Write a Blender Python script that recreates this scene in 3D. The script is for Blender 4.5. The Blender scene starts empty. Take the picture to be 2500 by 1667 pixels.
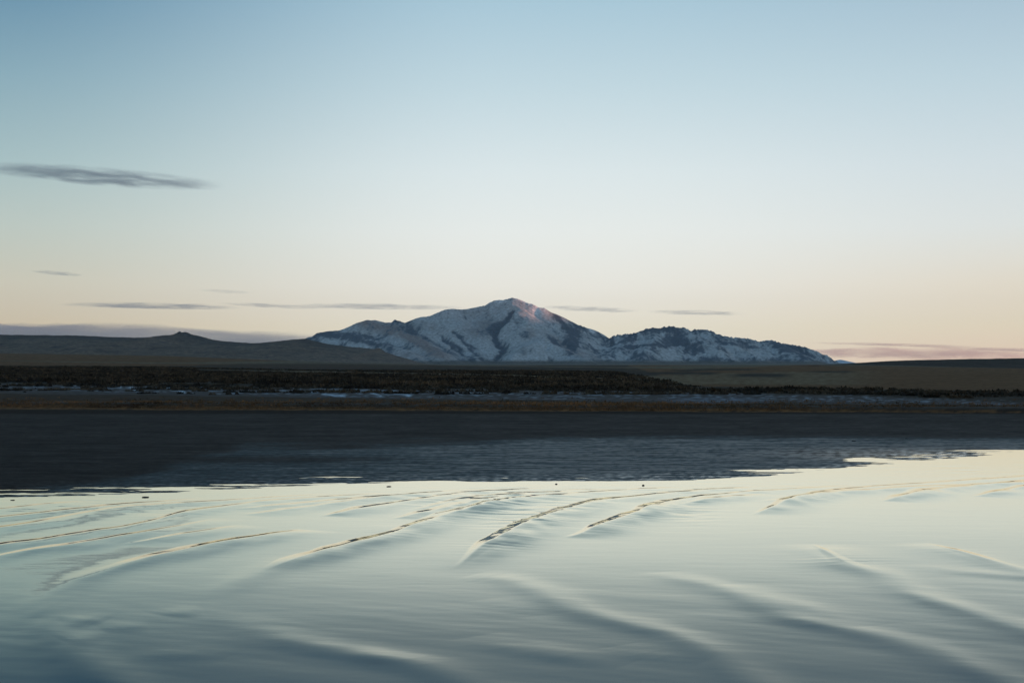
import bpy, math, random
import numpy as np
R=math.radians
rng=np.random.default_rng(7); random.seed(7)
sc=bpy.context.scene
col=sc.collection
# ------------------------------------------------------------------ camera
CH=3.0; F=3472.0; HY=890.0; CX=1250.0      # camera height, focal length / horizon row / centre column of the 2500 px photo
cd=bpy.data.cameras.new('camera'); cam=bpy.data.objects.new('camera',cd); col.objects.link(cam); sc.camera=cam
cd.lens=50; cd.sensor_width=36; cd.clip_start=.1; cd.clip_end=300000
cam.location=(0,0,CH); cam.rotation_euler=(R(90)+math.atan((HY-833.5)/F),0,0)
# ------------------------------------------------------------------ sky
SUN_EL,SUN_AZ=2.5,79.0      # low dusk sun, to the right of the view and a little beyond the mountain
def lin(c): return tuple(((v/255)/12.92 if v/255<=.04045 else (((v/255)+.055)/1.055)**2.4) for v in c)
w=bpy.data.worlds.new('World'); sc.world=w; w.use_nodes=True
nt=w.node_tree; N=nt.nodes; L=nt.links
def nd(t,**k):
    n=N.new(t)
    for a,b in k.items(): setattr(n,a,b)
    return n
def mth(op,a,b=None,c=None):
    n=nd('ShaderNodeMath',operation=op)
    for i,v in enumerate((a,b,c)):
        if v is None: continue
        if hasattr(v,'links') or hasattr(v,'is_linked'): L.new(v,n.inputs[i])
        else: n.inputs[i].default_value=v
    return n.outputs[0]
tc=nd('ShaderNodeTexCoord'); sp=nd('ShaderNodeSeparateXYZ'); L.new(tc.outputs['Generated'],sp.inputs[0])
X_,Y_,Z_=sp.outputs
hyp=mth('SQRT',mth('ADD',mth('MULTIPLY',X_,X_),mth('MULTIPLY',Y_,Y_)))
el=mth('DIVIDE',mth('MULTIPLY',mth('ARCTAN2',Z_,hyp),57.2958),90)      # 0 horizon .. 1 zenith
az=mth('DIVIDE',X_,mth('MAXIMUM',hyp,1e-4))                               # -1 left .. 1 right
def elp(y): return math.degrees(math.atan((HY-y)/F))/90
def ramp(stops):
    n=nd('ShaderNodeValToRGB'); cr=n.color_ramp; cr.interpolation='LINEAR'
    while len(cr.elements)<len(stops): cr.elements.new(.5)
    for e,(p,c) in zip(cr.elements,stops): e.position=p; e.color=(*c,1)
    # square-root mapping gives the low sky more room
    L.new(mth('POWER',mth('MAXIMUM',el,0),.5),n.inputs[0]); return n.outputs[0]
def sky(cols,z30,z90):
    ys=(890,800,700,565,420,215,0)
    st=[(math.sqrt(max(elp(y),0)),lin(c)) for y,c in zip(ys,cols)]
    return ramp(st+[(math.sqrt(28/90),z30),(1,z90)])
rl=sky([(194,178,150),(203,191,163),(200,199,181),(180,194,188),(157,183,187),(126,161,176),(89,133,160)],(.08,.17,.27),(.035,.075,.135))
rc=sky([(230,216,188),(235,229,208),(235,235,226),(227,233,231),(213,225,228),(186,208,217),(160,191,207)],(.17,.28,.39),(.04,.085,.145))
rr=sky([(236,196,172),(232,218,191),(227,220,203),(214,221,221),(201,214,220),(179,201,212),(156,182,199)],(.16,.25,.35),(.04,.085,.145))
def mr(v,a,b):
    n=nd('ShaderNodeMapRange',interpolation_type='SMOOTHSTEP'); L.new(v,n.inputs[0]); n.inputs[1].default_value=a; n.inputs[2].default_value=b; return n.outputs[0]
def mixc(f,a,b):
    n=nd('ShaderNodeMix',data_type='RGBA'); L.new(f,n.inputs[0]); L.new(a,n.inputs[6]); L.new(b,n.inputs[7]); return n.outputs[2]
skc=mixc(mr(az,.05,.40),mixc(mr(az,-.37,.0),rl,rc),rr)
nish=nd('ShaderNodeTexSky',sky_type='NISHITA'); nish.sun_disc=False; nish.sun_elevation=R(SUN_EL); nish.sun_rotation=R(SUN_AZ)
b1=N['Background']; L.new(skc,b1.inputs[0]); b1.inputs[1].default_value=1.1
b2=nd('ShaderNodeBackground'); L.new(nish.outputs[0],b2.inputs[0]); b2.inputs[1].default_value=.02
ad=nd('ShaderNodeAddShader'); L.new(b1.outputs[0],ad.inputs[0]); L.new(b2.outputs[0],ad.inputs[1]); L.new(ad.outputs[0],N['World Output'].inputs[0])
# ------------------------------------------------------------------ sun
sd=bpy.data.lights.new('sun','SUN'); sd.energy=4.5; sd.angle=R(.5); sd.color=(1,.42,.27)
so=bpy.data.objects.new('sun',sd); col.objects.link(so)
so.rotation_euler=(R(90-SUN_EL),0,R(180-SUN_AZ)+0)
# the lamp shines along its -Z axis: from azimuth SUN_AZ (clockwise from +Y)
from mathutils import Vector
sv=Vector((math.sin(R(SUN_AZ))*math.cos(R(SUN_EL)),math.cos(R(SUN_AZ))*math.cos(R(SUN_EL)),math.sin(R(SUN_EL))))
so.rotation_euler=sv.to_track_quat('Z','Y').to_euler()
sc.view_settings.view_transform='Standard'; sc.view_settings.look='None'; sc.view_settings.exposure=0; sc.view_settings.gamma=1
sc.cycles.volume_bounces=1
# ------------------------------------------------------------------ helpers
def hsh(ix,iy,seed):
    h=(ix.astype(np.int64)*374761393+iy.astype(np.int64)*668265263+seed*2147483647)&0xffffffff
    h=((h^(h>>13))*1274126177)&0xffffffff
    return ((h^(h>>16))&0xffff)/65535.0*2*math.pi
def perlin(x,y,seed=0):
    x=np.asarray(x,float); y=np.asarray(y,float)
    ix=np.floor(x); iy=np.floor(y); fx=x-ix; fy=y-iy
    u=fx*fx*fx*(fx*(fx*6-15)+10); v=fy*fy*fy*(fy*(fy*6-15)+10)
    def g(dx,dy):
        a=hsh(ix+dx,iy+dy,seed); return np.cos(a)*(fx-dx)+np.sin(a)*(fy-dy)
    return 1.5*((g(0,0)*(1-u)+g(1,0)*u)*(1-v)+(g(0,1)*(1-u)+g(1,1)*u)*v)
def fbm(x,y,o=4,seed=0,gain=.5):
    s=0;a=1;f=1;t=0
    for i in range(o): s=s+a*perlin(x*f,y*f,seed+i*17); t+=a; a*=gain; f*=2.03
    return s/t
def ridged(x,y,o=4,seed=0):
    s=0;a=1;f=1;t=0
    for i in range(o): s=s+a*(1-np.abs(perlin(x*f,y*f,seed+i*13))*2); t+=a; a*=.5; f*=2.07
    return s/t
def sst(a,b,x): t=np.clip((x-a)/(b-a),0,1); return t*t*(3-2*t)
def grid_mesh(name,X,Y,Z,mat,attrs=None,parent=None,kind=None):
    r,c=X.shape; me=bpy.data.meshes.new(name)
    co=np.stack([X,Y,Z],-1).reshape(-1,3).astype(np.float32)
    i=np.arange(r*c).reshape(r,c); q=np.stack([i[:-1,:-1],i[:-1,1:],i[1:,1:],i[1:,:-1]],-1).reshape(-1,4)
    raw(me,co,q,4)
    me.polygons.foreach_set('use_smooth',np.ones(len(q),bool))
    for k,v in (attrs or {}).items():
        v=np.asarray(v,np.float32)
        if v.ndim==3:
            a=me.attributes.new(k,'FLOAT_COLOR','POINT'); a.data.foreach_set('color',np.concatenate([v.reshape(-1,3),np.ones((r*c,1),np.float32)],1).ravel())
        else:
            a=me.attributes.new(k,'FLOAT','POINT'); a.data.foreach_set('value',v.ravel())
    return link(name,me,mat,parent,kind)
def raw(me,co,q,n):
    me.vertices.add(len(co)); me.vertices.foreach_set('co',np.ascontiguousarray(co,np.float32).ravel())
    me.loops.add(q.size); me.loops.foreach_set('vertex_index',np.ascontiguousarray(q,np.int32).ravel())
    me.polygons.add(len(q)); me.polygons.foreach_set('loop_start',np.arange(0,q.size,n,dtype=np.int32)); me.polygons.foreach_set('loop_total',np.full(len(q),n,np.int32))
    me.update(calc_edges=True)
def link(name,me,mat,parent=None,kind=None):
    if mat: me.materials.append(mat)
    o=bpy.data.objects.new(name,me); col.objects.link(o)
    if parent: o.parent=parent
    if kind: o['kind']=kind
    return o
def material(name):
    m=bpy.data.materials.new(name); m.use_nodes=True; t=m.node_tree; return m,t,t.nodes['Principled BSDF']
def lk(t,a,b): t.links.new(a,b)
def attr(t,n): a=t.nodes.new('ShaderNodeAttribute'); a.attribute_name=n; return a
def noise(t,scale,detail=4,coord=None,rough=.55,sc3=None):
    n=t.nodes.new('ShaderNodeTexNoise'); n.inputs['Scale'].default_value=scale; n.inputs['Detail'].default_value=detail; n.inputs['Roughness'].default_value=rough
    g=t.nodes.new('ShaderNodeNewGeometry'); mp=t.nodes.new('ShaderNodeMapping'); mp.inputs['Scale'].default_value=sc3 or (1,1,1)
    lk(t,g.outputs['Position'],mp.inputs[0]); lk(t,mp.outputs[0],n.inputs[0]); return n.outputs['Fac']
def mrange(t,v,a,b,c,d):
    n=t.nodes.new('ShaderNodeMapRange'); lk(t,v,n.inputs[0])
    for i,x in enumerate((a,b,c,d)): n.inputs[i+1].default_value=x
    return n.outputs[0]
def tmul(t,colr,f):
    n=t.nodes.new('ShaderNodeMix'); n.data_type='RGBA'; n.blend_type='MULTIPLY'; n.inputs[0].default_value=1
    lk(t,colr,n.inputs[6]); cmb=t.nodes.new('ShaderNodeCombineColor'); [lk(t,f,cmb.inputs[i]) for i in range(3)]; lk(t,cmb.outputs[0],n.inputs[7]); return n.outputs[2]
def bump(t,h,dist,strength,bs):
    b=t.nodes.new('ShaderNodeBump'); b.inputs['Distance'].default_value=dist; b.inputs['Strength'].default_value=strength; lk(t,h,b.inputs['Height']); lk(t,b.outputs[0],bs.inputs['Normal'])
def px2g(x,y): D=CH*F/(y-HY); return (x-CX)/F*D, D         # flat-ground point seen at a photo pixel
def zat(y,D): return CH+(HY-y)/F*D                           # height seen at row y at distance D
def tab(xs,ys,x): return np.interp(x,xs,ys)
# ------------------------------------------------------------------ materials
def terrain_mat(name,nscale,contrast,rough=.95,bd=.0,bscale=1,spec=.15):
    m,t,b=material(name); a=attr(t,'tint')
    f=mrange(t,noise(t,nscale,6,rough=.65),.25,.75,1-contrast,1+contrast)
    lk(t,tmul(t,a.outputs['Color'],f),b.inputs['Base Color']); b.inputs['Roughness'].default_value=rough; b.inputs['Specular IOR Level'].default_value=spec
    if bd: bump(t,noise(t,bscale,5),bd,1,b)
    return m
M_mount=terrain_mat('snowy_rock',.045,.6,.9,10,.03,.1)
M_hill=terrain_mat('dry_hillside',.09,.7,.95,5,.08,.1)
# ------------------------------------------------------------------ mountain
YM=12000.
crest=[(700,842),(735,830),(760,822),(775,812),(800,808),(830,806),(845,800),(870,788),(895,781),(915,781),(940,787),(955,787),(963,780),(975,783),(990,788),(1010,780),(1025,774),(1050,771),(1065,764),(1085,756),(1105,753),(1120,755),(1140,754),(1165,749),(1185,745),(1195,738),(1205,733),(1215,732),(1228,732),(1240,729),(1250,726),(1262,730),(1280,737),(1300,742),(1315,750),(1330,752),(1345,762),(1355,772),(1370,780),(1385,787),(1400,790),(1420,795),(1440,804),(1460,813),(1475,821),(1485,822),(1500,818),(1520,816),(1545,813),(1560,810),(1575,803),(1590,800),(1605,801),(1625,797),(1640,796),(1655,799),(1670,799),(1685,806),(1700,804),(1715,803),(1735,806),(1750,815),(1770,820),(1800,824),(1830,826),(1850,833),(1870,831),(1880,829),(1895,833),(1915,838),(1940,842),(1965,846),(1985,854),(2005,862),(2020,868),(2035,878),(2050,886),(2075,897),(2120,910)]
cx=np.array([c[0] for c in crest],float); cy=np.array([c[1] for c in crest],float)
def crestY(px): return YM+120*np.sin(px/90.)+160*np.sin(px/37.+1)*0.4
spurs=[ # (column, row, metres in front of the crest line)
 [(835,806,0),(875,818,350),(920,832,750),(985,852,1200),(1040,885,1800)],
 [(760,822,0),(790,842,400),(830,860,800)],
 [(958,790,0),(985,806,300),(1010,824,600),(1044,846,1000),(1080,866,1400),(1130,888,1800)],
 [(990,790,-30),(1036,815,350),(1078,832,650),(1104,842,850),(1146,866,1200),(1175,886,1500)],
 [(1027,775,0),(1070,801,350),(1104,818,600),(1138,836,900),(1170,858,1200)],
 [(1104,755,0),(1128,785,350),(1152,812,650),(1175,838,900),(1200,870,1200)],
 [(1185,746,0),(1190,775,300),(1192,800,550),(1196,828,800)],
 [(1250,728,0),(1256,760,300),(1268,790,560),(1290,808,800),(1321,822,1000),(1352,846,1250),(1400,866,1500),(1460,888,1900)],
 [(1321,822,1000),(1290,842,1250),(1260,864,1500),(1240,885,1800)],
 [(1315,752,0),(1322,778,260),(1345,800,480),(1380,826,800),(1420,850,1100)],
 [(1400,792,0),(1420,820,300),(1450,850,700),(1480,875,1100)],
 [(1545,815,0),(1530,840,350),(1500,862,750),(1490,884,1100)],
 [(1590,802,0),(1600,826,350),(1580,852,750),(1570,880,1150)],
 [(1655,801,0),(1690,818,250),(1730,838,550),(1760,860,850),(1800,884,1200)],
 [(1715,805,0),(1760,826,280),(1800,846,600),(1840,870,950)],
 [(1790,825,0),(1830,842,250),(1870,862,550),(1900,882,850)],
 [(1880,831,0),(1910,848,250),(1950,866,550),(1975,884,800)],
]
nx=720; ny=300
gx=np.linspace(-2050,3150,nx); gy=np.concatenate([np.linspace(9700,12300,220),np.linspace(12315,14500,ny-220)])
GX,GY=np.meshgrid(gx,gy)
wx=GX+70*fbm(GX/400,GY/400,4,3)+18*fbm(GX/90,GY/90,3,4); wy=GY+90*fbm(GX/400,GY/400,4,5)
def seg_ridge(P,k,H):
    for a,b in zip(P[:-1],P[1:]):
        ax,ay,az_=a; bx,by,bz=b; dx,dy=bx-ax,by-ay; l2=dx*dx+dy*dy
        t=np.clip(((wx-ax)*dx+(wy-ay)*dy)/l2,0,1)
        d=np.hypot(wx-ax-t*dx,wy-ay-t*dy)
        z=az_+(bz-az_)*t-k*(np.sqrt(d*d+30**2)-30)
        H=np.maximum(H,z)
    return H
H=np.full(GX.shape,-200.)
cP=[]
for x_,y_ in zip(cx,cy):
    Y=float(crestY(x_)); cP.append(((x_-CX)/F*Y,Y,zat(y_,Y)))
# the main crest line, exact along its columns, falls off in front of and behind it
cX=np.array([p[0] for p in cP]); cZ=np.array([p[2] for p in cP]); cYY=np.array([p[1] for p in cP])
for s in spurs:
    P=[]
    for x_,y_,d in s:
        Y=float(crestY(x_))-d; P.append(((x_-CX)/F*Y,Y,zat(y_,Y)))
    H=seg_ridge(P,.42,H)
XT=GX/GY*YM                              # the crest follows sight lines only to first order
ch=np.interp(GX,cX,cZ); cyy=np.interp(GX,cX,cYY)
jit=15*fbm(GX/30,GX*0+3,4,9,.75)*(np.clip((GX-150)/450,.35,1.5))
dF=np.maximum(cyy-GY,0)+30*fbm(GX/150,GY/150,3,21)*sst(0,200,np.abs(GY-cyy)); dB=np.maximum(GY-cyy,0)
dF=np.maximum(dF,0)
Hc=np.where(GY<cyy, ch-.50*dF+0.00008*dF**2, ch-.55*dB)+jit
dc=np.abs(GY-cyy)
k=14.; Hs=np.maximum(H,Hc)+k*np.exp(-np.abs(H-Hc)/k)*.5*sst(0,150,dc)
amp=sst(20,260,dc)
Hs=Hs+amp*(14*(ridged(wx/520,wy/700,5,31)-.45)+9*fbm(GX/110,GY/170,5,41))
# carved gullies
def carve(pts,depth,wid):
    global Hs
    P=[]
    for x_,y_,d in pts:
        Y=float(crestY(x_))-d; P.append(((x_-CX)/F*Y,Y))
    best=np.full(GX.shape,1e9)
    for (ax,ay),(bx,by) in zip(P[:-1],P[1:]):
        dx,dy=bx-ax,by-ay; t=np.clip(((wx-ax)*dx+(GY-ay)*dy)/(dx*dx+dy*dy),0,1)
        best=np.minimum(best,np.hypot(wx-ax-t*dx,(GY-ay-t*dy)))
    Hs=Hs-depth*np.exp(-(best/wid)**2); return np.exp(-(best/(wid*.42))**2)
g1=carve([(1250,752,250),(1238,775,420),(1225,798,600),(1205,830,850),(1216,848,1050),(1226,864,1200),(1214,880,1400),(1205,895,1600)],42,48)
g2=carve([(1105,800,500),(1130,835,800),(1150,855,1000),(1170,880,1300)],18,40)
g3=carve([(1060,800,350),(1085,828,700),(1120,850,1000),(1150,875,1300)],14,35)
g4=carve([(1470,826,50),(1465,850,500),(1450,875,1000)],25,60)
Hm=np.maximum(Hs,4+8*sst(9700,11000,GY))
Hm=Hm*sst(9700,9900,GY)
# albedo: snow with rock, scrub and thin brown grass (plus gully shade and sunlit patches in the colour)
PXm=CX+F*GX/GY; PYm=HY-F*(Hm-CH)/GY
def blob(x,y,rx,ry,ang=0):
    c,s=math.cos(R(ang)),math.sin(R(ang)); u=(PXm-x)*c+(PYm-y)*s; v=-(PXm-x)*s+(PYm-y)*c
    return np.exp(-((u/rx)**2+(v/ry)**2))
n1=fbm(GX/130,GY/260,6,51,.6); n2=fbm(GX/45,GY/110,5,61,.6); n3=fbm(GX/380,GY/500,4,71)
gyv,gxv=np.gradient(Hm,gy,gx); slope=np.hypot(gyv,gxv)
leftf=sst(1080,960,PXm); rightf=sst(1420,1560,PXm)
n4=fbm(GX/22,GY/60,4,63,.65); cal=1-.5*sst(1400,1300,PXm)*sst(1010,1080,PXm); drain_shade=sst(.78,1.,1-2*np.abs(perlin((GX+60*fbm(GX/200,GY/300,3,65))/170,GY/900,66))); drain_shade=drain_shade*sst(-.2,.3,fbm(GX/200,GY/250,3,67)); rock=.38*drain_shade+.02+.06*(1-cal)+.9*n1*cal+.7*n2*cal+.45*n4*cal+.45*n3+.35*(slope-.45)  # drainage lines: gully shading painted as darker tint within the rock mask
rock+=rightf*.2*sst(868,830,PYm)+.05*rightf
for bx in [(870,822,95,12,8),(800,815,40,11,15),(760,828,25,9,20),(900,836,50,7,12),(965,783,12,5,0),(1000,812,28,7,28),(1120,885,55,9,0),(1352,768,18,9,45),(1378,792,26,7,40),(1440,808,40,8,28),(1400,815,22,30,-10),(1355,835,10,8,40),(1345,828,26,6,42),(1395,845,18,26,0),(1530,835,18,18,0),(1515,815,22,9,-10),(1650,835,45,16,15),(1690,850,60,14,35),(1590,805,22,8,0),(1640,803,22,8,10),(1725,812,30,9,15),(1830,838,28,11,25),(1900,846,55,12,22),(1960,862,60,12,24),(1800,880,160,9,0),(1125,822,10,6,0),(1150,845,30,5,30),(1280,822,14,5,10),(1060,838,60,5,30),(1110,845,30,6,30),(1210,800,30,10,-30),(1280,812,20,8,0),(1490,860,30,25,0),(1560,865,30,20,0)]:
    rock+=(.45 if bx[0]>1480 else .62)*blob(*bx)
rock+=1.1*g1+.55*g2+.5*g3+.3*g4
rockm=sst(.12,.68,rock)[...,None]
grass=np.clip(blob(930,800,80,14,15)+blob(1010,828,50,9,32)+.8*blob(1070,858,70,14,28)+.5*blob(1000,868,70,12,0)+.5*blob(1060,800,26,10,20)+.5*blob(1180,800,50,28,0)+.5*blob(1290,815,20,14,0)+.6*blob(1380,845,50,8,35)+.5*blob(1420,860,80,8,25),0,1)
gm=(np.clip(grass*(1.1+1.2*n1),0,.9)*(1-rockm[...,0]))[...,None]
snow=np.array([.47,.50,.515]); rk=np.array([.075,.10,.135]); gr=np.array([.27,.215,.20])
tint=snow*(1+.12*n2[...,None])*(1-.22*sst(0,.5,n3+.5*n1)[...,None]); tint=tint*(1-gm)+gr*gm; tint=tint*(1-rockm)+rk*rockm
tint=np.clip(tint,.02,.9)
ft=sst(46,18,Hm)*(GY<11500); tint=tint*(1-ft[...,None])+np.array([.12,.11,.09])*ft[...,None]
sunlit=np.clip(1.3*blob(1312,757,13,16,20)+blob(1222,735,12,5,0)+blob(1285,738,22,4,20)+blob(1445,808,14,5,40),0,1); tint=tint*(1-sunlit[...,None])+np.array([.82,.83,.84])*sunlit[...,None]  # snow colour lightened at the sunlit crest to strengthen the pink light
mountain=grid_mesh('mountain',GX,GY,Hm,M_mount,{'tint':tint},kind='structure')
# distant pale peak peeping over the right shoulder
ux=np.linspace(-1,1,40); uy=np.linspace(-1,1,16); UX,UY=np.meshgrid(ux,uy)
Yp=14800.; Xp=(2052-CX)/F*Yp
ph=(np.clip(1-np.abs(UX),0,1)**1.2*(zat(877,Yp))*np.clip(1-np.abs(UY),0,1)+6*fbm(UX*4,UY*4,3,5))*np.clip(1-UX**2,0,1)
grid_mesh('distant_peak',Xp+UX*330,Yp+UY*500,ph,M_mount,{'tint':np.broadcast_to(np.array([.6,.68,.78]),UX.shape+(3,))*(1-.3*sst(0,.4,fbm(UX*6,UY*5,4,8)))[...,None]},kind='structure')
# unseen range added to block the low sun from plain and lower slopes
qy=np.linspace(-5000,20500,200); qx=np.linspace(-1,1,40); QX,QY=np.meshgrid(qx,qy)
q_c=11600+250*np.sin(QY/3000); hh=880+30*fbm(QY/1500,QY*0,3,77)+12*fbm(QY/300,QY*0+5,3,79)
QZ=hh*(1-np.abs(QX)**1.3)+(1-np.abs(QX))*45*(ridged(QX*5,QY/900,4,81)-.6)*sst(.02,.3,np.abs(QX))
tt=np.clip(.5+1.2*fbm(QX*4,QY/600,5,83),0,1)[...,None]
grid_mesh('sun_blocker_range',q_c+QX*1600,QY,QZ,M_mount,{'tint':snow*tt+rk*(1-tt)},kind='structure')
# ------------------------------------------------------------------ plain, beach and lake bed: one sheet of ground
u_in=np.linspace(-.41,.41,620); uo=np.array([.43,.46,.5,.56,.64,.75,.9,1.1,1.4,1.8]); U=np.concatenate([-uo[::-1],u_in,uo])
D=np.concatenate([np.linspace(-60,10,8),np.linspace(14,30,10)])
D=np.concatenate([D,1/np.linspace(1/31.,1/420.,400)[0:],np.geomspace(430,15500,90)])
UU,DD=np.meshgrid(U,D); GXg=UU*np.hypot(DD,8); XPg=CX+F*UU*np.sign(1)      # columns are near sight lines
XPg=CX+F*np.where(DD>20,GXg/np.maximum(DD,20),UU)
shore_x=[-400,0,350,800,1300,1700,1950,2080,2200,2350,2500,2900]; shore_y=[1222,1212,1203,1181,1177,1168,1153,1139,1130,1114,1102,1084]
def D_shore(xp): return CH*F/(tab(shore_x,shore_y,xp)-HY)
def ground_z(X,Dd):
    xp=CX+F*X/np.maximum(Dd,12)
    s=Dd-D_shore(xp)
    z=np.where(s<0,.03*s,.0034*s); z=np.maximum(z,-.5); z=np.minimum(z,.16+.0006*np.maximum(Dd-70,0))
    z=z+.024*fbm(X/9,Dd/2.2,4,101)*np.exp(-(s/16)**2)+.005*fbm(X/1.3,Dd/.27,3,105,.6)*np.exp(-((s-1)/4)**2)+(.012+.012*sst(1200,300,xp))*fbm(X/3.2,Dd/.6,5,103,.62)*sst(60,45,Dd)*sst(-12,0,s)
    # made-up low bar standing in for the dark land's reflection at right
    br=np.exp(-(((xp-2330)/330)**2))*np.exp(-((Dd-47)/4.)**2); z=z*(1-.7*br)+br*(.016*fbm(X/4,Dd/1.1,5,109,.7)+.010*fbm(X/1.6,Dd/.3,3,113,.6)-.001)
    z=z-.016*np.exp(-(((xp-2110)/60)**2))*np.exp(-((Dd-45.2)/.7)**2)
    # lip of the vegetated flat
    lip=89+2.5*fbm(X/14,X*0+2,3,107)-(xp-1250)*.004
    z=z+.28*sst(0,2.2,Dd-lip)
    # plain rises gently into the distance
    xs=[-500,0,400,800,1250,1700,2100,2500,3000]
    z7=zat(tab(xs,[892,896,897,903,904,903,901,903,903],xp),700.); z12=zat(tab(xs,[880,883,885,894,897.5,897,893,899,900],xp),1300.); z25=zat(tab(xs,[858,862,868,884,893.5,893,889,893,893],xp),2600.)
    base=z; far=np.where(Dd<700,base+(z7-.45)*sst(180,700,Dd),np.where(Dd<1300,z7+(z12-z7)*(Dd-700)/600,z12+(z25-z12)*np.minimum((Dd-1300)/1300,1)))
    far=far-(np.maximum(Dd-2600,0)*.004)*(far>0)
    far=np.where(Dd>2600,np.maximum(far,z25*0+2.),far)
    und=.32*fbm(X/24,Dd/16,4,111)*sst(120,200,Dd)*(1+sst(150,260,Dd)*.6)*sst(900,500,Dd)
    return far+und
GZ=ground_z(GXg,DD)
PYg=HY-F*(GZ-CH)/np.maximum(DD,1)
nb1=fbm(GXg/30,DD/14,5,121); nb2=fbm(XPg/60,PYg/5,4,123); nb3=fbm(XPg/18,PYg/3,4,125); nb4=fbm(XPg/160,PYg/6,3,127)
def band(y0s,y1s,soft=2.,wob=2.5):   # rows y0..y1 as functions of column
    xs=[-600,0,400,800,1250,1500,1700,2100,2500,3100]
    y0=tab(xs,y0s,XPg)+wob*nb2; y1=tab(xs,y1s,XPg)+wob*nb4
    return sst(y0-soft,y0+soft,PYg)*sst(y1+soft,y1-soft,PYg)
def put(c,m,colr): return c*(1-m[...,None])+np.array(colr)*m[...,None]
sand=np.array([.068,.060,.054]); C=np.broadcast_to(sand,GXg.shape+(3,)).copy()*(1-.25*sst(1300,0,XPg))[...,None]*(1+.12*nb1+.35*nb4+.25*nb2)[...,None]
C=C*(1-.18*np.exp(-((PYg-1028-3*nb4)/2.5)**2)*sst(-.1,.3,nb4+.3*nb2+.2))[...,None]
up=sst(1007,1003,PYg)*(DD>70)
C=put(C,up*1.,[.068,.05,.036])
C=put(C,band([1000]*10,[1010]*10,1.5,1)*(DD>70),[.03,.024,.02])
C=put(C,band([989,989,992,994,996,997,998,1000,1003,1004],[997,998,1000,1001,1003,1004,1005,1006,1008,1008],2,2)*(DD>70)*np.clip(.75+1.2*nb3,0,1),[.20,.10,.04])
C=put(C,band([978,978,980,983,986,987,988,990,992,995],[982,982,985,987,990,991,992,994,996,999],2,2)*.5,[.12,.12,.115])
snowy=band([932,936,944,950,954,956,960,966,980,985],[958,960,965,970,977,980,980,986,992,995],3,4)
C=put(C,snowy*.95,[.095,.09,.088])
sn2=band([930,934,938,945,950,953,957,964,978,983],[950,952,958,966,972,973,972,982,990,994],3,5)*sst(.02,.28,nb2*.6+nb3*.9+nb1*.3-.02)
C=put(C,sn2*.6,[.26,.32,.37])
C=put(C,((np.exp(-((XPg-1750)/110)**4)*np.exp(-((PYg-977)/7)**4))*.5*np.clip(.7+1.5*nb3,0,1)),[.22,.28,.35])
for x0,y0,x1,y1,wd in [(250,932,292,944,3.),(350,930,385,934,2.),(385,934,448,957,3.),(320,945,335,955,2),(0,928,50,930,2.5),(80,929,95,933,2.5),(130,933,150,937,2.5),(175,938,190,941,2),(688,919,726,924,2.5),(790,962,840,967,2.5),(950,956,1000,966,2.5),(905,958,930,966,2)]:
    t=np.clip(((XPg-x0)*(x1-x0)+(PYg-y0)*(y1-y0))/((x1-x0)**2+(y1-y0)**2),0,1); d=np.hypot((XPg-x0-t*(x1-x0))*.7,(PYg-y0-t*(y1-y0)))
    C=put(C,np.exp(-(d/wd)**2)*np.clip(.8+nb3,0,1),[.5,.62,.72])
scrub=band([886,893,894,899,895,896,930,946,955,958],[936,937,944,948,952,955,958,966,984,988],2,4)
C=put(C,scrub*np.clip(1-.9*sst(.25,.5,nb3+.3*nb1),.3,1),[.052,.045,.036])
khaki=(PYg<band(*[[0]*10,[0]*10]).max()+0)*0.
kh=sst(2.,-2.,PYg-(tab([-600,0,400,520,700,1000,1250,1350,1500,1700,2000,2500,3100],[892,893,894,890,884,884,880,880,882,943,948,955,957],XPg)+2.5*nb2))*(DD>120)
C=put(C,kh,[.152,.087,.044])
kl=band([905,905,900,906,914,921,912,905,905,905],[900,900,899,911,919,934,938,940,940,940],1.3,1.5)*sst(420,560,XPg)
C=put(C,kl*np.clip(.8+.6*nb3,0,1)*(1-sst(2000,2200,XPg)),[.18,.14,.085])
topk=band([880]*2+[885,880,893,896,893,880,880,880],[881]*2+[888,888,894.5,898,901,885,885,885],1.,1.)*.8
C=put(C,topk,[.15,.13,.085])
for y0,x0,x1,hgt in [(911,1560,1750,3.5),(916,1790,1925,4.5),(902,1700,1850,2.2),(907,1980,2080,2),(904,1640,1720,2)]:
    C=put(C,sst(x0-30,x0+30,XPg)*sst(x1+20,x1-20,XPg)*np.exp(-((PYg-y0-1.5*nb2)/hgt)**4),[.045,.04,.034])
C=put(C,(DD>2700)*1.,[.15,.13,.09]); C=C*(1+.3*nb3+.16*nb1)[...,None]*np.array([1,1,1])
# wetness of the sand
sh=DD-D_shore(XPg)
wl=tab([-600,0,300,600,900,1100,1300,1700,2100,2500,3000],[1240,1205,1165,1085,1086,1078,1066,1064,1064,1066,1068],XPg)
wet=sst(-6,14,PYg-wl-30*fbm(GXg/9,DD/7,4,131)*sst(1500,900,XPg)-7*nb4-5*nb1)
wet=wet*(1-.75*np.exp(-((PYg-1121)/9)**2)*sst(1150,700,XPg+150*nb4))
wet=wet*(.55+.45*sst(300,1500,XPg))*np.clip(.85+.55*nb3,0,1.2)
wet=np.clip(np.where(DD<60,wet,0),0,1); wet=np.where(sh<0,1,wet)
C=put(C,sst(0,.8,wet)*.7,[.035,.072,.085])  # teal sheen of the reflected sky painted into the wet sand
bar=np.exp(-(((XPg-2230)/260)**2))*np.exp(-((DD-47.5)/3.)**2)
C=put(C,np.clip(bar*1.2,0,1),[.24,.16,.11])  # brown of the dark land's reflection painted on the added bar
mg,t,b=material('sand_and_plain'); a=attr(t,'tint'); aw=attr(t,'wet')
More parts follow.
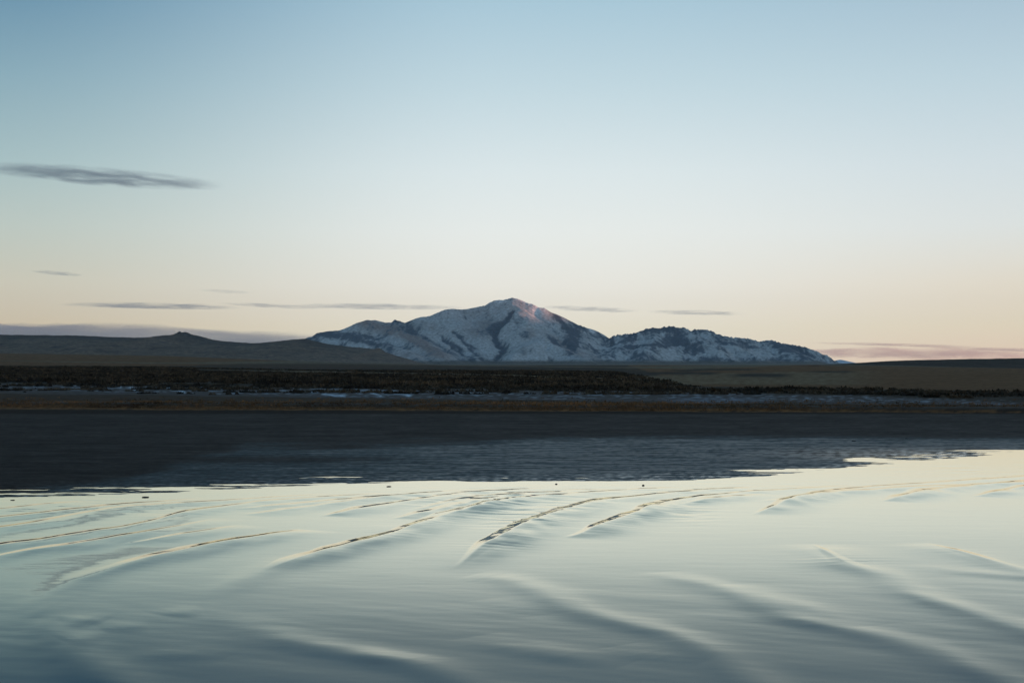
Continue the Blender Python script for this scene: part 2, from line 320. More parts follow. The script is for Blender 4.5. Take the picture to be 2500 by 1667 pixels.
f=mrange(t,noise(t,.9,7,rough=.7,sc3=(.4,1,1)),.25,.75,.72,1.28); lk(t,tmul(t,a.outputs['Color'],f),b.inputs['Base Color'])
st_=noise(t,2.4,6,rough=.65,sc3=(.22,1,1))
mw=t.nodes.new('ShaderNodeMath'); mw.operation='MULTIPLY'; lk(t,aw.outputs['Fac'],mw.inputs[0]); lk(t,mrange(t,st_,.3,.7,.2,1.8),mw.inputs[1])
af=attr(t,'film')
def mx2(v,k):
    n=t.nodes.new('ShaderNodeMath'); n.operation='MULTIPLY_ADD'; lk(t,af.outputs['Fac'],n.inputs[0]); n.inputs[1].default_value=k; lk(t,v,n.inputs[2]); n.use_clamp=True; return n.outputs[0]
lk(t,mx2(mrange(t,mw.outputs[0],0,1,1.,.48),-.3),b.inputs['Roughness']); lk(t,mx2(mrange(t,mw.outputs[0],0,1,.03,.16),.35),b.inputs['Specular IOR Level'])
bump(t,noise(t,5,5,rough=.6,sc3=(.4,1,1)),.03,1,b)
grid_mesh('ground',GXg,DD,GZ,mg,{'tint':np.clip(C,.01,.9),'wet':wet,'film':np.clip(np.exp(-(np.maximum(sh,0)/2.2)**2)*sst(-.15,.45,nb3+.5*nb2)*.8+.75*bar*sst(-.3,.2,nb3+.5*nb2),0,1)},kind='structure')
# ------------------------------------------------------------------ left hills and right rise
def hill(name,prof,Yc,y_lo,tint_fn,front,xr,dens=420,back=600,seed=0,rough=1.):
    px=np.linspace(xr[0],xr[1],dens); vy=np.concatenate([np.linspace(-1,0,60),np.linspace(.05,1,14)])
    PX,V=np.meshgrid(px,vy)
    xs=[p[0] for p in prof]; ys=[p[1] for p in prof]; lo=tab(*zip(*y_lo),PX)
    Yc_=tab(*zip(*Yc),PX); Y=Yc_+np.where(V<0,V*front*Yc_,V*back)
    zc=zat(tab(xs,ys,PX),Yc_); zf=zat(lo,Yc_*(1-front))-3
    s=1+np.minimum(V,0); Z=np.where(V<=0,zf+(zc-zf)*(s**1.25),zc*(1-V**1.5))
    X=(PX-CX)/F*Yc_
    nz=fbm(X/120,Y/160,5,seed); rd=ridged(X/300,Y/500,4,seed+3)
    e=np.clip(1-np.abs(V)*0,0,1)*np.clip(np.minimum(s,1-s)*4,0,1)
    Z=Z+np.where(V<0,e*rough*(6*nz+7*(rd-.5)),0)+rough*(4*fbm(X/22,Y/40,4,seed+9,.6)*(1-sst(0,.06,np.abs(PX-450)/700.)*.3))
    PY=HY-F*(Z-CH)/Y
    return grid_mesh(name,X,Y,Z,M_hill,{'tint':np.clip(tint_fn(PX,PY,V,nz,X,Y),.01,.9)},kind='structure')
lp=[(-900,800),(-400,806),(0,817),(90,818),(190,819),(260,822),(330,824),(380,823),(405,823),(420,822.5),(430,817),(440,813.5),(451,810),(458,814),(466,816),(476,818.5),(493,822),(517,829),(560,834),(620,838),(680,833),(720,828),(745,827),(800,840),(870,848),(915,852),(925,849),(940,860),(1000,878),(1030,889),(1060,896)]
def lt(PX,PY,V,nz,X,Y):
    c=np.broadcast_to(np.array([.15,.118,.09]),PX.shape+(3,))*(1+.35*fbm(X/90,Y/200,4,201))[...,None]
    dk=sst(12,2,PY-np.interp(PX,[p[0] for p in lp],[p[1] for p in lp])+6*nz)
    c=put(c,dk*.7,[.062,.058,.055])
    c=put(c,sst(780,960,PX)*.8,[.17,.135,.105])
    kk=sst(-4,4,PY-tab([0,300,700,1100],[848,858,874,885],PX)-4*nz)
    c=put(c,kk*sst(900,600,PX),[.19,.15,.085]); c=put(c,sst(-.05,.4,fbm(X/35,Y/120,5,207,.65))*.75*(1-kk),[.05,.05,.05]); return c
hills=hill('hills',lp,[(-900,4600),(1100,4600)],[(-900,862),(0,866),(400,872),(800,888),(1100,900)],lt,.42,(-900,1060),seed=211)
rp=[(2040,892),(2060,891),(2080,889),(2110,886),(2130,884),(2200,880),(2300,877.5),(2400,876),(2500,874),(2700,872),(3200,876)]
def rt(PX,PY,V,nz,X,Y):
    c=np.broadcast_to(np.array([.036,.031,.025]),PX.shape+(3,))*(1+.3*nz)[...,None]
    kk=sst(-3,3,PY-tab([2040,2200,2500,3000],[889,898,906,908],PX)-3*nz); return put(c,kk,[.14,.122,.082])
hill('rise',rp,[(2000,1500),(3200,1500)],[(2000,895),(2300,912),(2500,914),(3200,914)],rt,.35,(2000,3200),300,300,seed=231,rough=.18)
# tor on the left skyline, boulders heaped on the hill
def rock_mesh(name,sx,sy,sz,seed,sub=3):
    import bmesh
    bm=bmesh.new(); bmesh.ops.create_icosphere(bm,subdivisions=sub,radius=1)
    r=random.Random(seed); ox,oy=r.random()*50,r.random()*50
    for v in bm.verts:
        p=v.co; n=float(fbm(np.array(p.x*1.3+ox),np.array(p.y*1.3+p.z*1.1+oy),3,seed)); q=.78+.5*n+.12*float(perlin(np.array(p.z*3+ox),np.array(p.x*3+p.y*2),seed+1))
        v.co=Vector((p.x*sx*q,p.y*sy*q,p.z*sz*q))
    me=bpy.data.meshes.new(name); bm.to_mesh(me); bm.free(); return me
def flat_mat(name,c,rough=.9,ns=1.,contrast=.4,bd=0,spec=.3):
    m,t,b=material(name); rgb=t.nodes.new('ShaderNodeRGB'); rgb.outputs[0].default_value=(*c,1)
    lk(t,tmul(t,rgb.outputs[0],mrange(t,noise(t,ns,5,rough=.7),.25,.75,1-contrast,1+contrast)),b.inputs['Base Color']); b.inputs['Roughness'].default_value=rough; b.inputs['Specular IOR Level'].default_value=spec
    if bd: bump(t,noise(t,ns*2,5),bd,1,b)
    return m
M_rock=flat_mat('dark_crag',(.06,.062,.068),ns=.15)
YT=4600.
for x_,y_,wd,ht in [(450,815,8,8),(440,818,8,6),(461,819,7,6),(472,821,9,5),(430,822,8,4),(486,823,9,3),(960,0,0,0)]:
    if not wd: continue
    s=YT/F; o=link('crag',rock_mesh('crag',wd*s*.9,30,ht*s*1.0,int(x_)),M_rock,hills); o.location=((x_-CX)*s,YT-60,zat(y_+1,YT-60))
# ------------------------------------------------------------------ shrubs, grass (uncountable cover)
def cover(name,X,Yd,h,wd,mat,tris=10,spread=.5,tint=None,upright=.6):
    cn=fbm(X/13,Yd/9,4,351,.6); h=h*np.clip(1+1.1*cn,.45,1.7)
    n=len(X); Z=ground_z(X,Yd)
    k=tris; r=rng.random
    a=r((n,k))*2*np.pi; rad=wd[:,None]*spread*np.sqrt(r((n,k)))
    bx=X[:,None]+np.cos(a)*rad; by=Yd[:,None]+np.sin(a)*rad; hz=h[:,None]*(1-.5*(rad/np.maximum(wd[:,None],1e-3))**2)*(.55+.45*r((n,k)))
    a2=r((n,k))*2*np.pi; lw=wd[:,None]*(.10 if upright>.8 else .32)*(.6+.8*r((n,k)))
    z0=Z[:,None]+hz*(0 if upright>.8 else .0)
    p0=np.stack([bx-np.cos(a2)*lw,by-np.sin(a2)*lw,z0-.05+hz*.35*r((n,k))*(upright<.8)],-1)
    p1=np.stack([bx+np.cos(a2)*lw,by+np.sin(a2)*lw,z0-.05+hz*.35*r((n,k))*(upright<.8)],-1)
    p2=np.stack([bx+(r((n,k))-.5)*lw*2,by+(r((n,k))-.5)*lw*2,Z[:,None]+hz],-1)
    co=np.stack([p0,p1,p2],2).reshape(-1,3); me=bpy.data.meshes.new(name); raw(me,co,np.arange(len(co)).reshape(-1,3),3)
    tv=np.asarray(tint)[None]*(1+.7*(r((n,1))-.5))*np.clip(1+2.2*fbm(X/19,Yd/8,4,353,.6)[:,None]*np.array([1.1,.9,.7])[None],.45,2.6); tv=np.repeat(tv,k*3,0)
    at=me.attributes.new('tint','FLOAT_COLOR','POINT'); at.data.foreach_set('color',np.concatenate([tv,np.ones((len(tv),1))],1).astype(np.float32).ravel())
    return link(name,me,mat,kind='stuff')
M_shrub=terrain_mat('shrub_leaves',3,.4,.9,0,1,.1)
def scatter(n,d0,d1,p=1.):
    Dn=(d0**p+(d1**p-d0**p)*rng.random(n))**(1/p); un=rng.uniform(-.44,.44,n); return un*Dn,Dn
# shrubs
X1,Y1=scatter(85000,105,620,1.3); xp=CX+F*X1/Y1; zz=ground_z(X1,Y1); pyy=HY-F*(zz-CH)/Y1
top=tab([-600,0,400,520,800,1250,1500,1700,2100,2500,3100],[893,895,896,900,905,905,908,944,951,958,960],xp); bot=tab([-600,0,400,800,1250,1700,2100,2500,3100],[930,931,938,942,948,954,962,978,982],xp)
nz=fbm(X1/16,Y1/9,4,301); keep=(pyy>top)&(pyy<bot+9*nz)&(nz>-.32+.3*sst(top+25,bot,pyy))
khb=np.abs(pyy-tab([500,800,1250,1500],[904,909,918,928],xp))<np.where((xp>480)&(xp<1650),3,-1)
keep&=~khb
X1,Y1=X1[keep],Y1[keep]; cover('sagebrush',X1,Y1,rng.uniform(.25,.7,len(X1))*(1-.35*sst(1400,1800,CX+F*X1/Y1)),rng.uniform(.5,1.1,len(X1)),M_shrub,9,tint=[.06,.046,.032])
# isolated shrubs reaching into the snowy strip
X2,Y2=scatter(16000,118,200,1.3); xp=CX+F*X2/Y2; pyy=HY-F*(ground_z(X2,Y2)-CH)/Y2; bot=tab([-600,0,400,800,1250,1700,2100,2500,3100],[930,931,938,942,948,954,962,978,982],xp)
nz=fbm(X2/7,Y2/5,4,305); keep=(pyy>bot-2)&(pyy<bot+26)&(nz>.0+.012*(pyy-bot)); X2,Y2=X2[keep],Y2[keep]
cover('low_brush',X2,Y2,rng.uniform(.12,.4,len(X2)),rng.uniform(.3,.8,len(X2)),M_shrub,9,tint=[.055,.047,.036])
# dry grass along the lip of the flat
X3,Y3=scatter(42000,87,112,1.); nz=fbm(X3/5,Y3/3,3,311); lipd=89+2.5*fbm(X3/14,X3*0+2,3,107)-(F*X3/Y3)*.004; keep=(Y3>lipd-.2)&(nz>-.35)&(rng.random(len(X3))<np.exp(-np.maximum(Y3-lipd-1.5,0)/3)); X3,Y3=X3[keep],Y3[keep]
cover('dry_grass',X3,Y3,rng.uniform(.05,.17,len(X3)),rng.uniform(.2,.45,len(X3)),M_shrub,6,tint=[.15,.085,.042],upright=1)
# ------------------------------------------------------------------ water
waves=[
 [(0,1242,.5),(64,1236,.5),(123,1227,.5),(221,1222,.3)],
 [(0,1288,.8),(85,1276,.9),(149,1264,.9),(221,1250,.9),(310,1237,.8),(425,1228,.6),(510,1224,.5),(700,1211,.4),(850,1203,.3)],
 [(0,1332,.9),(85,1319,.9),(170,1309,.9),(217,1297,.8),(319,1283,.8),(400,1266,.6),(442,1250,.8),(574,1232,.7),(638,1223,.6),(800,1212,.5),(1000,1200,.5)],
 [(0,1356,.5),(43,1347,.6),(119,1338,.8),(170,1332,.8),(255,1315,.9),(332,1305,.8),(400,1290,.5),(430,1286,.5),(540,1262,.2)],
 [(298,1330,.3),(383,1315,.5),(425,1309,.6),(489,1296,.6),(531,1290,.4),(600,1280,.2)],
 [(590,1256,.4),(660,1248,.6),(750,1238,.6),(900,1218,.5),(1050,1200,.5),(1180,1192,.4)],
 [(298,1664,1.),(255,1645,1.1),(191,1611,1.),(157,1577,.7),(135,1540,.8),(122,1510,.8),(120,1485,.8),(128,1458,.9),(149,1432,.9),(213,1407,.9),(264,1390,.8),(319,1373,.9),(370,1359,1),(446,1343,1),(489,1334,1),(574,1319,1),(616,1313,.9),(701,1297,.6),(740,1290,.2)],
 [(787,1259,.9),(850,1248,1),(903,1237,1),(991,1225,.9),(1106,1205,.7),(1221,1196,.5),(1350,1189,.4)],
 [(961,1265,.6),(1030,1252,.9),(1125,1233,1),(1183,1221,1.),(1235,1210,.8),(1350,1200,.5),(1500,1190,.3)],
 [(1100,1650,.5),(1049,1634,1.2),(999,1617,1.3),(935,1604,1.1),(808,1579,.9),(680,1555,.6),(620,1535,.4),(560,1510,.25),(535,1480,.2),(545,1450,.25),(574,1432,.4),(616,1407,.6),(665,1385,.8),(714,1366,1),(808,1339,1.1),(914,1315,1.1),(957,1305,.9),(1030,1275,1.2),(1118,1254,1.2),(1221,1227,1.3),(1278,1217,.9),(1393,1206,.7),(1527,1195,.5),(1700,1185,.4)],
 [(1106,1390,.3),(1160,1347,.7),(1187,1328,.8),(1217,1317,1.),(1259,1294,1.2),(1297,1275,1.3),(1374,1248,1.2),(1451,1225,1.),(1527,1214,.9),(1642,1202,.7),(1760,1192,.5),(1900,1184,.4)],
 [(1150,1402,.2),(1200,1402,.4),(1248,1412,.7),(1336,1447,.8),(1393,1485,.9),(1470,1508,.9),(1565,1530,.9),(1657,1546,.9),(1707,1582,1.),(1761,1608,1.),(1845,1665,1.)],
 [(1380,1312,.2),(1420,1302,.4),(1466,1282,.8),(1527,1265,1),(1565,1248,1.1),(1611,1229,1.1),(1700,1214,.8),(1800,1202,.6),(1950,1192,.5),(2100,1183,.4)],
 [(1600,1395,.2),(1657,1409,.5),(1715,1424,.7),(1830,1458,.7),(1880,1482,.8),(1937,1508,1),(2040,1529,1),(2098,1543,.8),(2174,1554,.6),(2250,1577,.9),(2346,1619,1.),(2442,1657,1)],
 [(1780,1425,.2),(1830,1439,.5),(1925,1470,.7),(2021,1504,.7),(2117,1525,.3)],
 [(1840,1256,.2),(1883,1240,.5),(1941,1215,.9),(2021,1198,.7),(2155,1186,.5),(2500,1162,.4)],
 [(1980,1325,.3),(2013,1344,.6),(2059,1374,1),(2117,1390,1.1),(2155,1405,.9),(2190,1430,.7),(2250,1458,1),(2327,1485,1),(2423,1504,.8),(2500,1535,.9)],
 [(2155,1223,.5),(2212,1210,1),(2258,1198,1.),(2365,1187,.6),(2500,1173,.5)],
 [(2250,1322,.3),(2327,1340,.5),(2400,1362,.6),(2500,1392,.8)],
 [(2230,1375,.2),(2350,1395,.4),(2500,1410,.4)],
 [(2380,1212,.3),(2423,1202,.7),(2500,1189,.8)],
 [(560,1243,.4),(700,1232,.7),(820,1222,.9),(926,1212,.8),(1068,1200,.5)],[(1000,1245,.4),(1120,1222,.9),(1210,1208,.8),(1330,1196,.4)],[(1040,1262,.4),(1150,1240,.9),(1250,1218,.6),(1380,1203,.3)],
 [(1850,1225,.4),(2000,1206,.8),(2250,1188,.6),(2500,1178,.5)],[(1650,1235,.4),(1760,1215,.9),(1880,1205,.5)],[(0,1262,.6),(150,1246,.8),(330,1228,.7),(520,1214,.4)],
 [(1150,1550,.2),(1202,1565,.5),(1297,1589,.6),(1374,1600,.7),(1470,1610,.6),(1527,1620,.3)],
 [(1500,1575,.3),(1600,1600,.6),(1720,1612,.4)],
 [(150,1515,.2),(210,1510,.5),(265,1511,.2)],[(390,1497,.2),(440,1489,.5),(500,1487,.2)],[(150,1562,.2),(200,1556,.4),(260,1554,.2)],[(250,1532,.2),(310,1526,.4),(370,1524,.2)],
 [(1180,1460,.3),(1240,1475,.4),(1320,1500,.3)],[(300,1600,.3),(420,1590,.4),(560,1600,.3)],
]
ui=np.linspace(-.405,.405,860); UW=np.concatenate([-uo[::-1],ui,uo]); DW=np.concatenate([np.linspace(-400,-20,8),np.linspace(-10,12.3,12),1/np.linspace(1/12.6,1/58.,540),[62,70,85]])
UWg,DWg=np.meshgrid(UW,DW); WX=UWg*np.hypot(DWg,8)
PXw=CX+F*WX/np.maximum(DWg,9); PYw=HY+CH*F/np.maximum(DWg,9)
WZ=np.zeros_like(WX)
def add_wave(pts,ampm=.021):
    P=[(float(x),float(y),a) for x,y,a in pts]
    for e in (0,-1):
        if 30<P[e][0]<2470 and P[e][1]<1640: P[e]=(P[e][0],P[e][1],0.)
    if P[0][0]<=0:  # wave runs on beyond the frame
        dx,dy=P[0][0]-P[1][0],P[0][1]-P[1][1]; s=250/abs(dx); P.insert(0,(P[0][0]+dx*s,P[0][1]+dy*s,P[0][2]))
    if P[-1][0]>=2500:
        dx,dy=P[-1][0]-P[-2][0],P[-1][1]-P[-2][1]; s=250/abs(dx); P.append((P[-1][0]+dx*s,P[-1][1]+dy*s*.8,P[-1][2]))
    for e in (0,-1):
        if P[e][1]>1640:
            q=P[1] if e==0 else P[-2]; dx,dy=P[e][0]-q[0],P[e][1]-q[1]; s=110/max(abs(dy),5); n_=(P[e][0]+dx*s,P[e][1]+dy*s,P[e][2]*.8)
            P.insert(0,n_) if e==0 else P.append(n_)
    G=[(*px2g(x,y),a) for x,y,a in P]
    pts=np.array(G); L_=np.r_[0,np.cumsum(np.hypot(*np.diff(pts[:,:2],axis=0).T))]
    tq=np.linspace(0,L_[-1],max(6,int(L_[-1]/.3))); Q=np.stack([np.interp(tq,L_,pts[:,c]) for c in range(3)],1)
    for _ in range(4): Q[1:-1]=.25*Q[:-2]+.5*Q[1:-1]+.25*Q[2:]
    x0,x1,y0,y1=Q[:,0].min()-3,Q[:,0].max()+3,Q[:,1].min()-3,Q[:,1].max()+3
    msk=(WX>x0)&(WX<x1)&(DWg>y0)&(DWg<y1)
    if not msk.any(): return
    ww=.11*fbm(WX[msk]/2,DWg[msk]/2,2,401)
    x=WX[msk]; y=DWg[msk]+ww
    best=np.full(x.shape,1e9); sd_=np.zeros(x.shape); am=np.zeros(x.shape); yy=np.zeros(x.shape); fy=np.zeros(x.shape); ny_=np.ones(x.shape); nx_=np.zeros(x.shape)
    n=len(Q); 
    for i in range(n-1):
        ax,ay,aa=Q[i]; bx,by,ab=Q[i+1]; dx,dy=bx-ax,by-ay; l2=dx*dx+dy*dy+1e-9
        t_=((x-ax)*dx+(y-ay)*dy)/l2; t=np.clip(t_,0,1); d=np.hypot(x-ax-t*dx,y-ay-t*dy); s=(y-(ay+t*dy))
        l=math.sqrt(l2); sg=np.sign(((y-ay)*dx-(x-ax)*dy))*(1 if dx>0 else -1)
        u=d<best; best=np.where(u,d,best); fy=np.where(u,s,fy); ny_=np.where(u,abs(dx)/l,ny_); nx_=np.where(u,-dy/l*(1 if dx>0 else -1),nx_)
        over=np.maximum(0,np.maximum(-t_,t_-1))*l if (i in(0,n-2)) else 0
        ta=aa+(ab-aa)*t
        am=np.where(u,ta*np.exp(-(over/.35)**2),am)
        yy=np.where(u,ay+t*dy,yy)
    # distant crests are thin and steep on their far side; close ones are round; the change round a bend is gradual
    am0=am; am=am*(1+.4*fbm(x*1.3,y*.5,2,409))
    k=sst(20.3,23.5,yy); fr=fy/np.maximum(best,1e-3); f=sst(-1,1,fr)
    wd=.26+.04*f; near_h=ampm*.72*am*np.exp(-(best/wd)**2*.7)
    wf=(.17+.42*ny_)*np.clip(am,.35,1.3); sl=np.clip((.5*CH/yy-.0038)/np.clip(ny_+nx_*x/yy,.22,1.3),0,.24)*sst(0,.42,am0)
    Hc_=sl*wf; fs=sst(-.3,.3,fr)
    far_h=Hc_*(fs*np.clip(1-best/wf,0,1)+(1-fs)*np.exp(-(best/.62)**2))
    h=near_h*(1-k)+far_h*k; A=1
    WZ[msk]+=A*h
for wv in waves: add_wave(wv)
# broad swell and fine wind ripples
swl=.0010*fbm(WX/5,DWg/2.2,3,411)+.0030*fbm((WX-.6*DWg)/3.2,(DWg+.5*WX)/1.1,3,413)*sst(24,15,DWg)
fine=.0003*fbm(WX/1.3,DWg/.45,3,415)*sst(13,22,DWg)
def gp(x,y,rx,ry): return np.exp(-(((PXw-x)/rx)**2+((PYw-y)/ry)**2))
fl=np.clip(gp(1270,1245,150,38)+.8*gp(1120,1215,260,18)+.7*gp(1680,1250,70,24)+.5*gp(1500,1195,500,10)+.35*gp(300,1235,400,18)+.5*gp(2350,1140,350,25)+.4*gp(1800,1185,400,16),0,1.2)
fleck=fl*.016*fbm(WX/1.5,DWg/.42,4,417,.6)
edge=sst(60,20,DWg)*1.
WZ=WZ+(swl+fine+fleck)*sst(5,12,DWg)
WZ=np.where(DWg>58,0,WZ)
mwt,t,b=material('lake_water'); b.inputs['Base Color'].default_value=(.005,.058,.115,1); b.inputs['Roughness'].default_value=.045; b.inputs['Specular IOR Level'].default_value=0
bump(t,noise(t,3.2,4,sc3=(.35,1,1)),.0009,1,b)
gl=t.nodes.new('ShaderNodeBsdfGlossy'); gl.inputs['Roughness'].default_value=.03; gl.inputs['Color'].default_value=(1,.968,.83,1)
gm_=t.nodes.new('ShaderNodeNewGeometry'); dt=t.nodes.new('ShaderNodeVectorMath'); dt.operation='DOT_PRODUCT'
nrm=b.inputs['Normal'].links[0].from_socket; lk(t,nrm,dt.inputs[0]); lk(t,gm_.outputs['Incoming'],dt.inputs[1]); lk(t,nrm,gl.inputs['Normal'])
fc=t.nodes.new('ShaderNodeFloatCurve'); cv=fc.mapping.curves[0]           # hand-tuned reflectance against viewing angle, steeper than real water
for p_ in [(.08,.93),(.12,.78),(.165,.45),(.21,.215),(.3,.12),(.5,.07)]: cv.points.new(*p_)
cv.points[0].location=(0,1); cv.points[-1].location=(1,.025); fc.mapping.update(); lk(t,dt.outputs['Value'],fc.inputs['Value'])
mxs=t.nodes.new('ShaderNodeMixShader'); lk(t,fc.outputs[0],mxs.inputs[0]); lk(t,b.outputs[0],mxs.inputs[1]); lk(t,gl.outputs[0],mxs.inputs[2]); lk(t,mxs.outputs[0],t.nodes['Material Output'].inputs['Surface'])
grid_mesh('lake',WX,DWg,WZ,mwt,kind='structure')
# ------------------------------------------------------------------ stones and snow heaps
M_stone=flat_mat('wet_stone',(.035,.033,.034),.5,8,.4,.01)
M_pale=flat_mat('pale_stone',(.42,.36,.33),.9,6,.3)
M_snow=flat_mat('drift_snow',(.72,.80,.86),.8,4,.12,.03)
def thing(name,x_,y_,wd,ht,mat,label,cat,dist=None,group=None,seed=1,sub=3):
    if dist is None: X,Dd=px2g(x_,y_)
    else: Dd=dist; X=(x_-CX)/F*Dd
    s=Dd/F; o=link(name,rock_mesh(name,wd*s/2*1.2,wd*s/2*.8,ht*s/2*1.4,seed,sub),mat)
    z=float(ground_z(np.array(X),np.array(Dd))); 
    if dist is None: z=max(z,0)
    o.location=(X,Dd,z+ht*s*.25); o['label']=label; o['category']=cat
    if group: o['group']=group
    return o
G1='dark stones in the shallows'
for i,(x_,y_,wd,ht,lb) in enumerate([(357,1213,26,6,'flat dark stone in bright shallows near the left, widest of the stones'),(33,1220,14,4,'small dark stone in the shallows at the far left edge'),(950,1187,16,5,'dark stone at the waterline just left of the mountain peak'),(1358,1181,7,5,'tiny dark stone at the waterline right below the mountain peak'),(1570,1184,9,6,'small round dark stone at the waterline below the right shoulder'),(2083,1079,14,6,'dark stone on the wet sand behind the brown reflection streak'),(2212,1073,9,4,'small dark stone on the wet sand further right of the other sand stone')]):
    thing('stone',x_,y_,wd*.75,ht*.45,M_stone,lb,'stone',group=G1,seed=i+3)
G2='snow heaps among the brush'
for i,(x_,y_,Dd,wd,ht,lb) in enumerate([(1488,955,165,20,8,'single white snow heap lying beside rusty brush right of centre'),(1302,972,140,10,7,'small bluish snow heap at the lower edge of the snow strip'),(1330,937,235,12,7,'snow heap in dark brush, middle of three in a row'),(1290,936,235,22,8,'widest snow heap in dark brush, left of three in a row'),(1355,936,235,14,7,'snow heap in dark brush, right of three in a row'),(2022,969,140,7,6,'pale snow lump in dark brush, leftmost of four small lumps'),(2032,968,140,6,6,'pale snow lump in dark brush, second of four small lumps'),(2041,970,140,6,5,'pale snow lump in dark brush, third of four small lumps'),(2050,970,140,6,5,'pale snow lump in dark brush, rightmost of four small lumps')]):
    o=thing('snow_heap',x_,y_,wd,ht,M_snow,lb,'snow heap',dist=Dd,group=G2,seed=i+31); o.location.z=zat(y_+ht*.2,Dd)
o=thing('boulder',1189,953,5,5,M_pale,'small pinkish boulder in dark brush left of a pale log','boulder',dist=165,seed=71); o.location.z=zat(953,165)
o=thing('log',1203,951,17,3.5,M_pale,'pale driftwood log lying in dark brush beside a pinkish boulder','log',dist=165,seed=72); o.location.z=zat(951,165)
# ------------------------------------------------------------------ clouds: thin streaks, real volumes far away
def cloud(x0,y0,x1,y1,th,Dd,depth,dens,colr,label,seed,absd=.3,ns=1.):
    X0=(x0-CX)/F*Dd; X1=(x1-CX)/F*Dd; Z0=zat(y0,Dd); Z1=zat(y1,Dd); hx=(X1-X0)/2; T=th/F*Dd/2
    import bmesh
    bm=bmesh.new(); bmesh.ops.create_icosphere(bm,subdivisions=5,radius=1)
    for v in bm.verts:
        p=v.co; n=float(fbm(np.array(p.x*5+seed),np.array(p.y*1.5+p.z*.4),4,seed)); n2=float(fbm(np.array(p.x*3+seed+9),np.array(p.y*1.2),3,seed+2))
        tz=(p.z*(1+.9*n))*T+n2*T*.7
        v.co=Vector((p.x*hx,p.y*depth*(1+.3*n),tz))
    me=bpy.data.meshes.new('cloud'); bm.to_mesh(me); bm.free()
    m=bpy.data.materials.new('cloud_vapour'); m.use_nodes=True; t=m.node_tree; t.nodes.remove(t.nodes['Principled BSDF'])
    pv=t.nodes.new('ShaderNodeVolumePrincipled'); pv.inputs['Color'].default_value=(*colr,1); pv.inputs['Anisotropy'].default_value=.2
    tcn=t.nodes.new('ShaderNodeTexCoord'); mp=t.nodes.new('ShaderNodeMapping'); mp.inputs['Scale'].default_value=(ns*6/(2*hx),ns*3/(2*depth),ns*1.6/(2*T)); mp.inputs['Location'].default_value=(seed,0,0)
    nn=t.nodes.new('ShaderNodeTexNoise'); nn.inputs['Scale'].default_value=1; nn.inputs['Detail'].default_value=4; nn.inputs['Roughness'].default_value=.6
    lk(t,tcn.outputs['Object'],mp.inputs[0]); lk(t,mp.outputs[0],nn.inputs[0])
    # fade towards the rim of the streak
    mp2=t.nodes.new('ShaderNodeMapping'); mp2.inputs['Scale'].default_value=(1/hx,1/depth,1/(T*1.5)); lk(t,tcn.outputs['Object'],mp2.inputs[0])
    ln=t.nodes.new('ShaderNodeVectorMath'); ln.operation='LENGTH'; lk(t,mp2.outputs[0],ln.inputs[0])
    fd=mrange(t,ln.outputs['Value'],.6,1.,1,0); ds=mrange(t,nn.outputs['Fac'],.38,.62,.0,1.)
    mm=t.nodes.new('ShaderNodeMath'); mm.operation='MULTIPLY'; lk(t,fd,mm.inputs[0]); lk(t,ds,mm.inputs[1])
    m2=t.nodes.new('ShaderNodeMath'); m2.operation='MULTIPLY'; lk(t,mm.outputs[0],m2.inputs[0]); m2.inputs[1].default_value=dens; lk(t,m2.outputs[0],pv.inputs['Density'])
    lk(t,pv.outputs[0],t.nodes['Material Output'].inputs['Volume'])
    o=link('cloud',me,m); o.location=((X0+X1)/2,Dd,(Z0+Z1)/2); o.rotation_euler=(0,math.atan((Z0-Z1)/(X1-X0)),0); o['label']=label; o['category']='cloud'; o['group']='thin clouds in the evening sky'; return o
grey=(.20,.36,.52); lil=(.30,.44,.58); pink=(1.,.72,.66)
K=1e-4
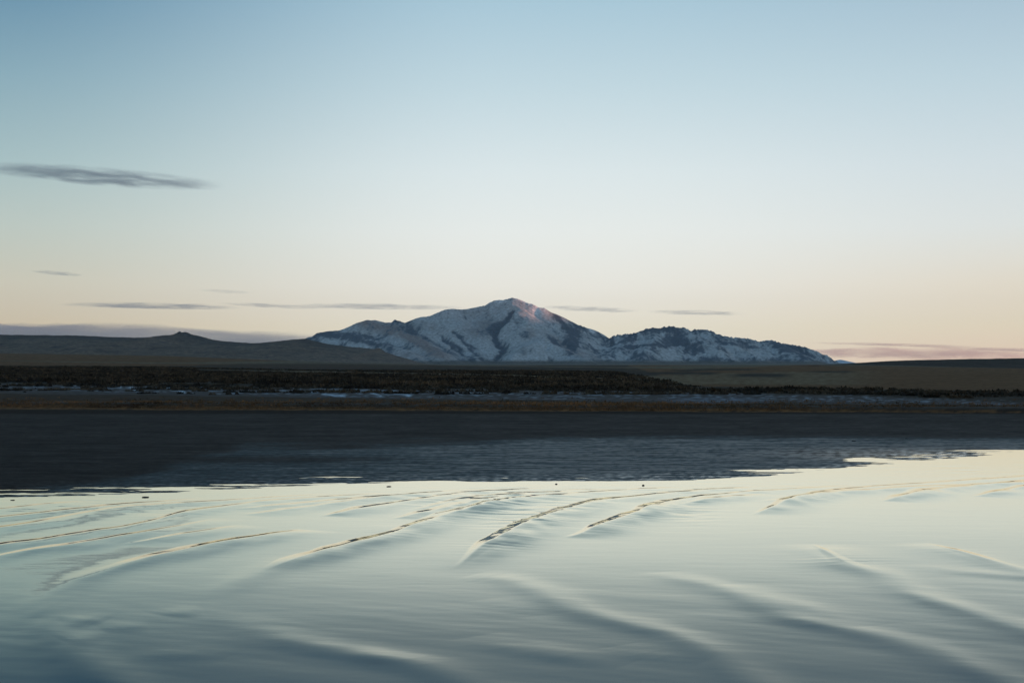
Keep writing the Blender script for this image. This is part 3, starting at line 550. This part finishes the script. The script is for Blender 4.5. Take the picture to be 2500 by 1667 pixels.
cloud(-90,410,560,452,10,24000,1500,38*K,grey,'dark grey streak of cloud high in the sky at the left',3,ns=1.2)
cloud(80,665,200,669,5,36000,1200,10*K,grey,'short faint wisp of cloud low in the left sky',5)
cloud(140,744,600,750,9,42000,2200,9*K,grey,'long grey streak above the left hills, below the short wisp',7,ns=1.3)
cloud(530,741,800,752,5,42000,1800,7*K,grey,'thin faint streak between the left hills and the mountain',9)
cloud(480,709,620,714,3,42000,1500,5*K,grey,'very faint thin wisp above the left end of the mountain',11)
cloud(700,746,1150,751,8,46000,2400,6*K,grey,'soft grey streak touching the left slope of the mountain',13,ns=1.3)
cloud(1310,749,1570,760,6,46000,2200,6*K,grey,'soft grey streak just right of the summit',15)
cloud(1570,759,1830,768,5,46000,2200,6*K,grey,'faint grey streak above the right shoulder of the mountain',17)
cloud(-500,812,930,836,58,66000,7000,6*K,lil,'broad blue grey cloud bank lying behind the left hills',19,ns=.6)
cloud(1850,858,2620,868,26,60000,3500,4*K,(.62,.52,.58),'pinkish grey cloud bank low over the gap right of the mountain',21,ns=1.6)
cloud(1960,836,2420,848,5,58000,2500,5*K,(.5,.46,.53),'thin mauve streak above the low pinkish bank at the right',23)
cloud(2250,848,2760,860,6,58000,2500,5*K,(.5,.46,.53),'mauve streak running out of the right edge of the picture',25)
# ------------------------------------------------------------------ air
bx0,bx1,by0,by1,bz0,bz1=-31000,31000,-6500,21500,-6,1000
v=[(x,y,z) for x in(bx0,bx1) for y in(by0,by1) for z in(bz0,bz1)]
me=bpy.data.meshes.new('haze'); me.from_pydata(v,[],[(0,1,3,2),(4,6,7,5),(0,4,5,1),(2,3,7,6),(0,2,6,4),(1,5,7,3)]); me.update()
mh=bpy.data.materials.new('air'); mh.use_nodes=True; t=mh.node_tree; t.nodes.remove(t.nodes['Principled BSDF']); pv=t.nodes.new('ShaderNodeVolumePrincipled'); pv.inputs['Density'].default_value=1.6e-5; pv.inputs['Color'].default_value=(.7,.85,1,1)
lk(t,pv.outputs[0],t.nodes['Material Output'].inputs['Volume'])
link('haze',me,mh,kind='stuff')
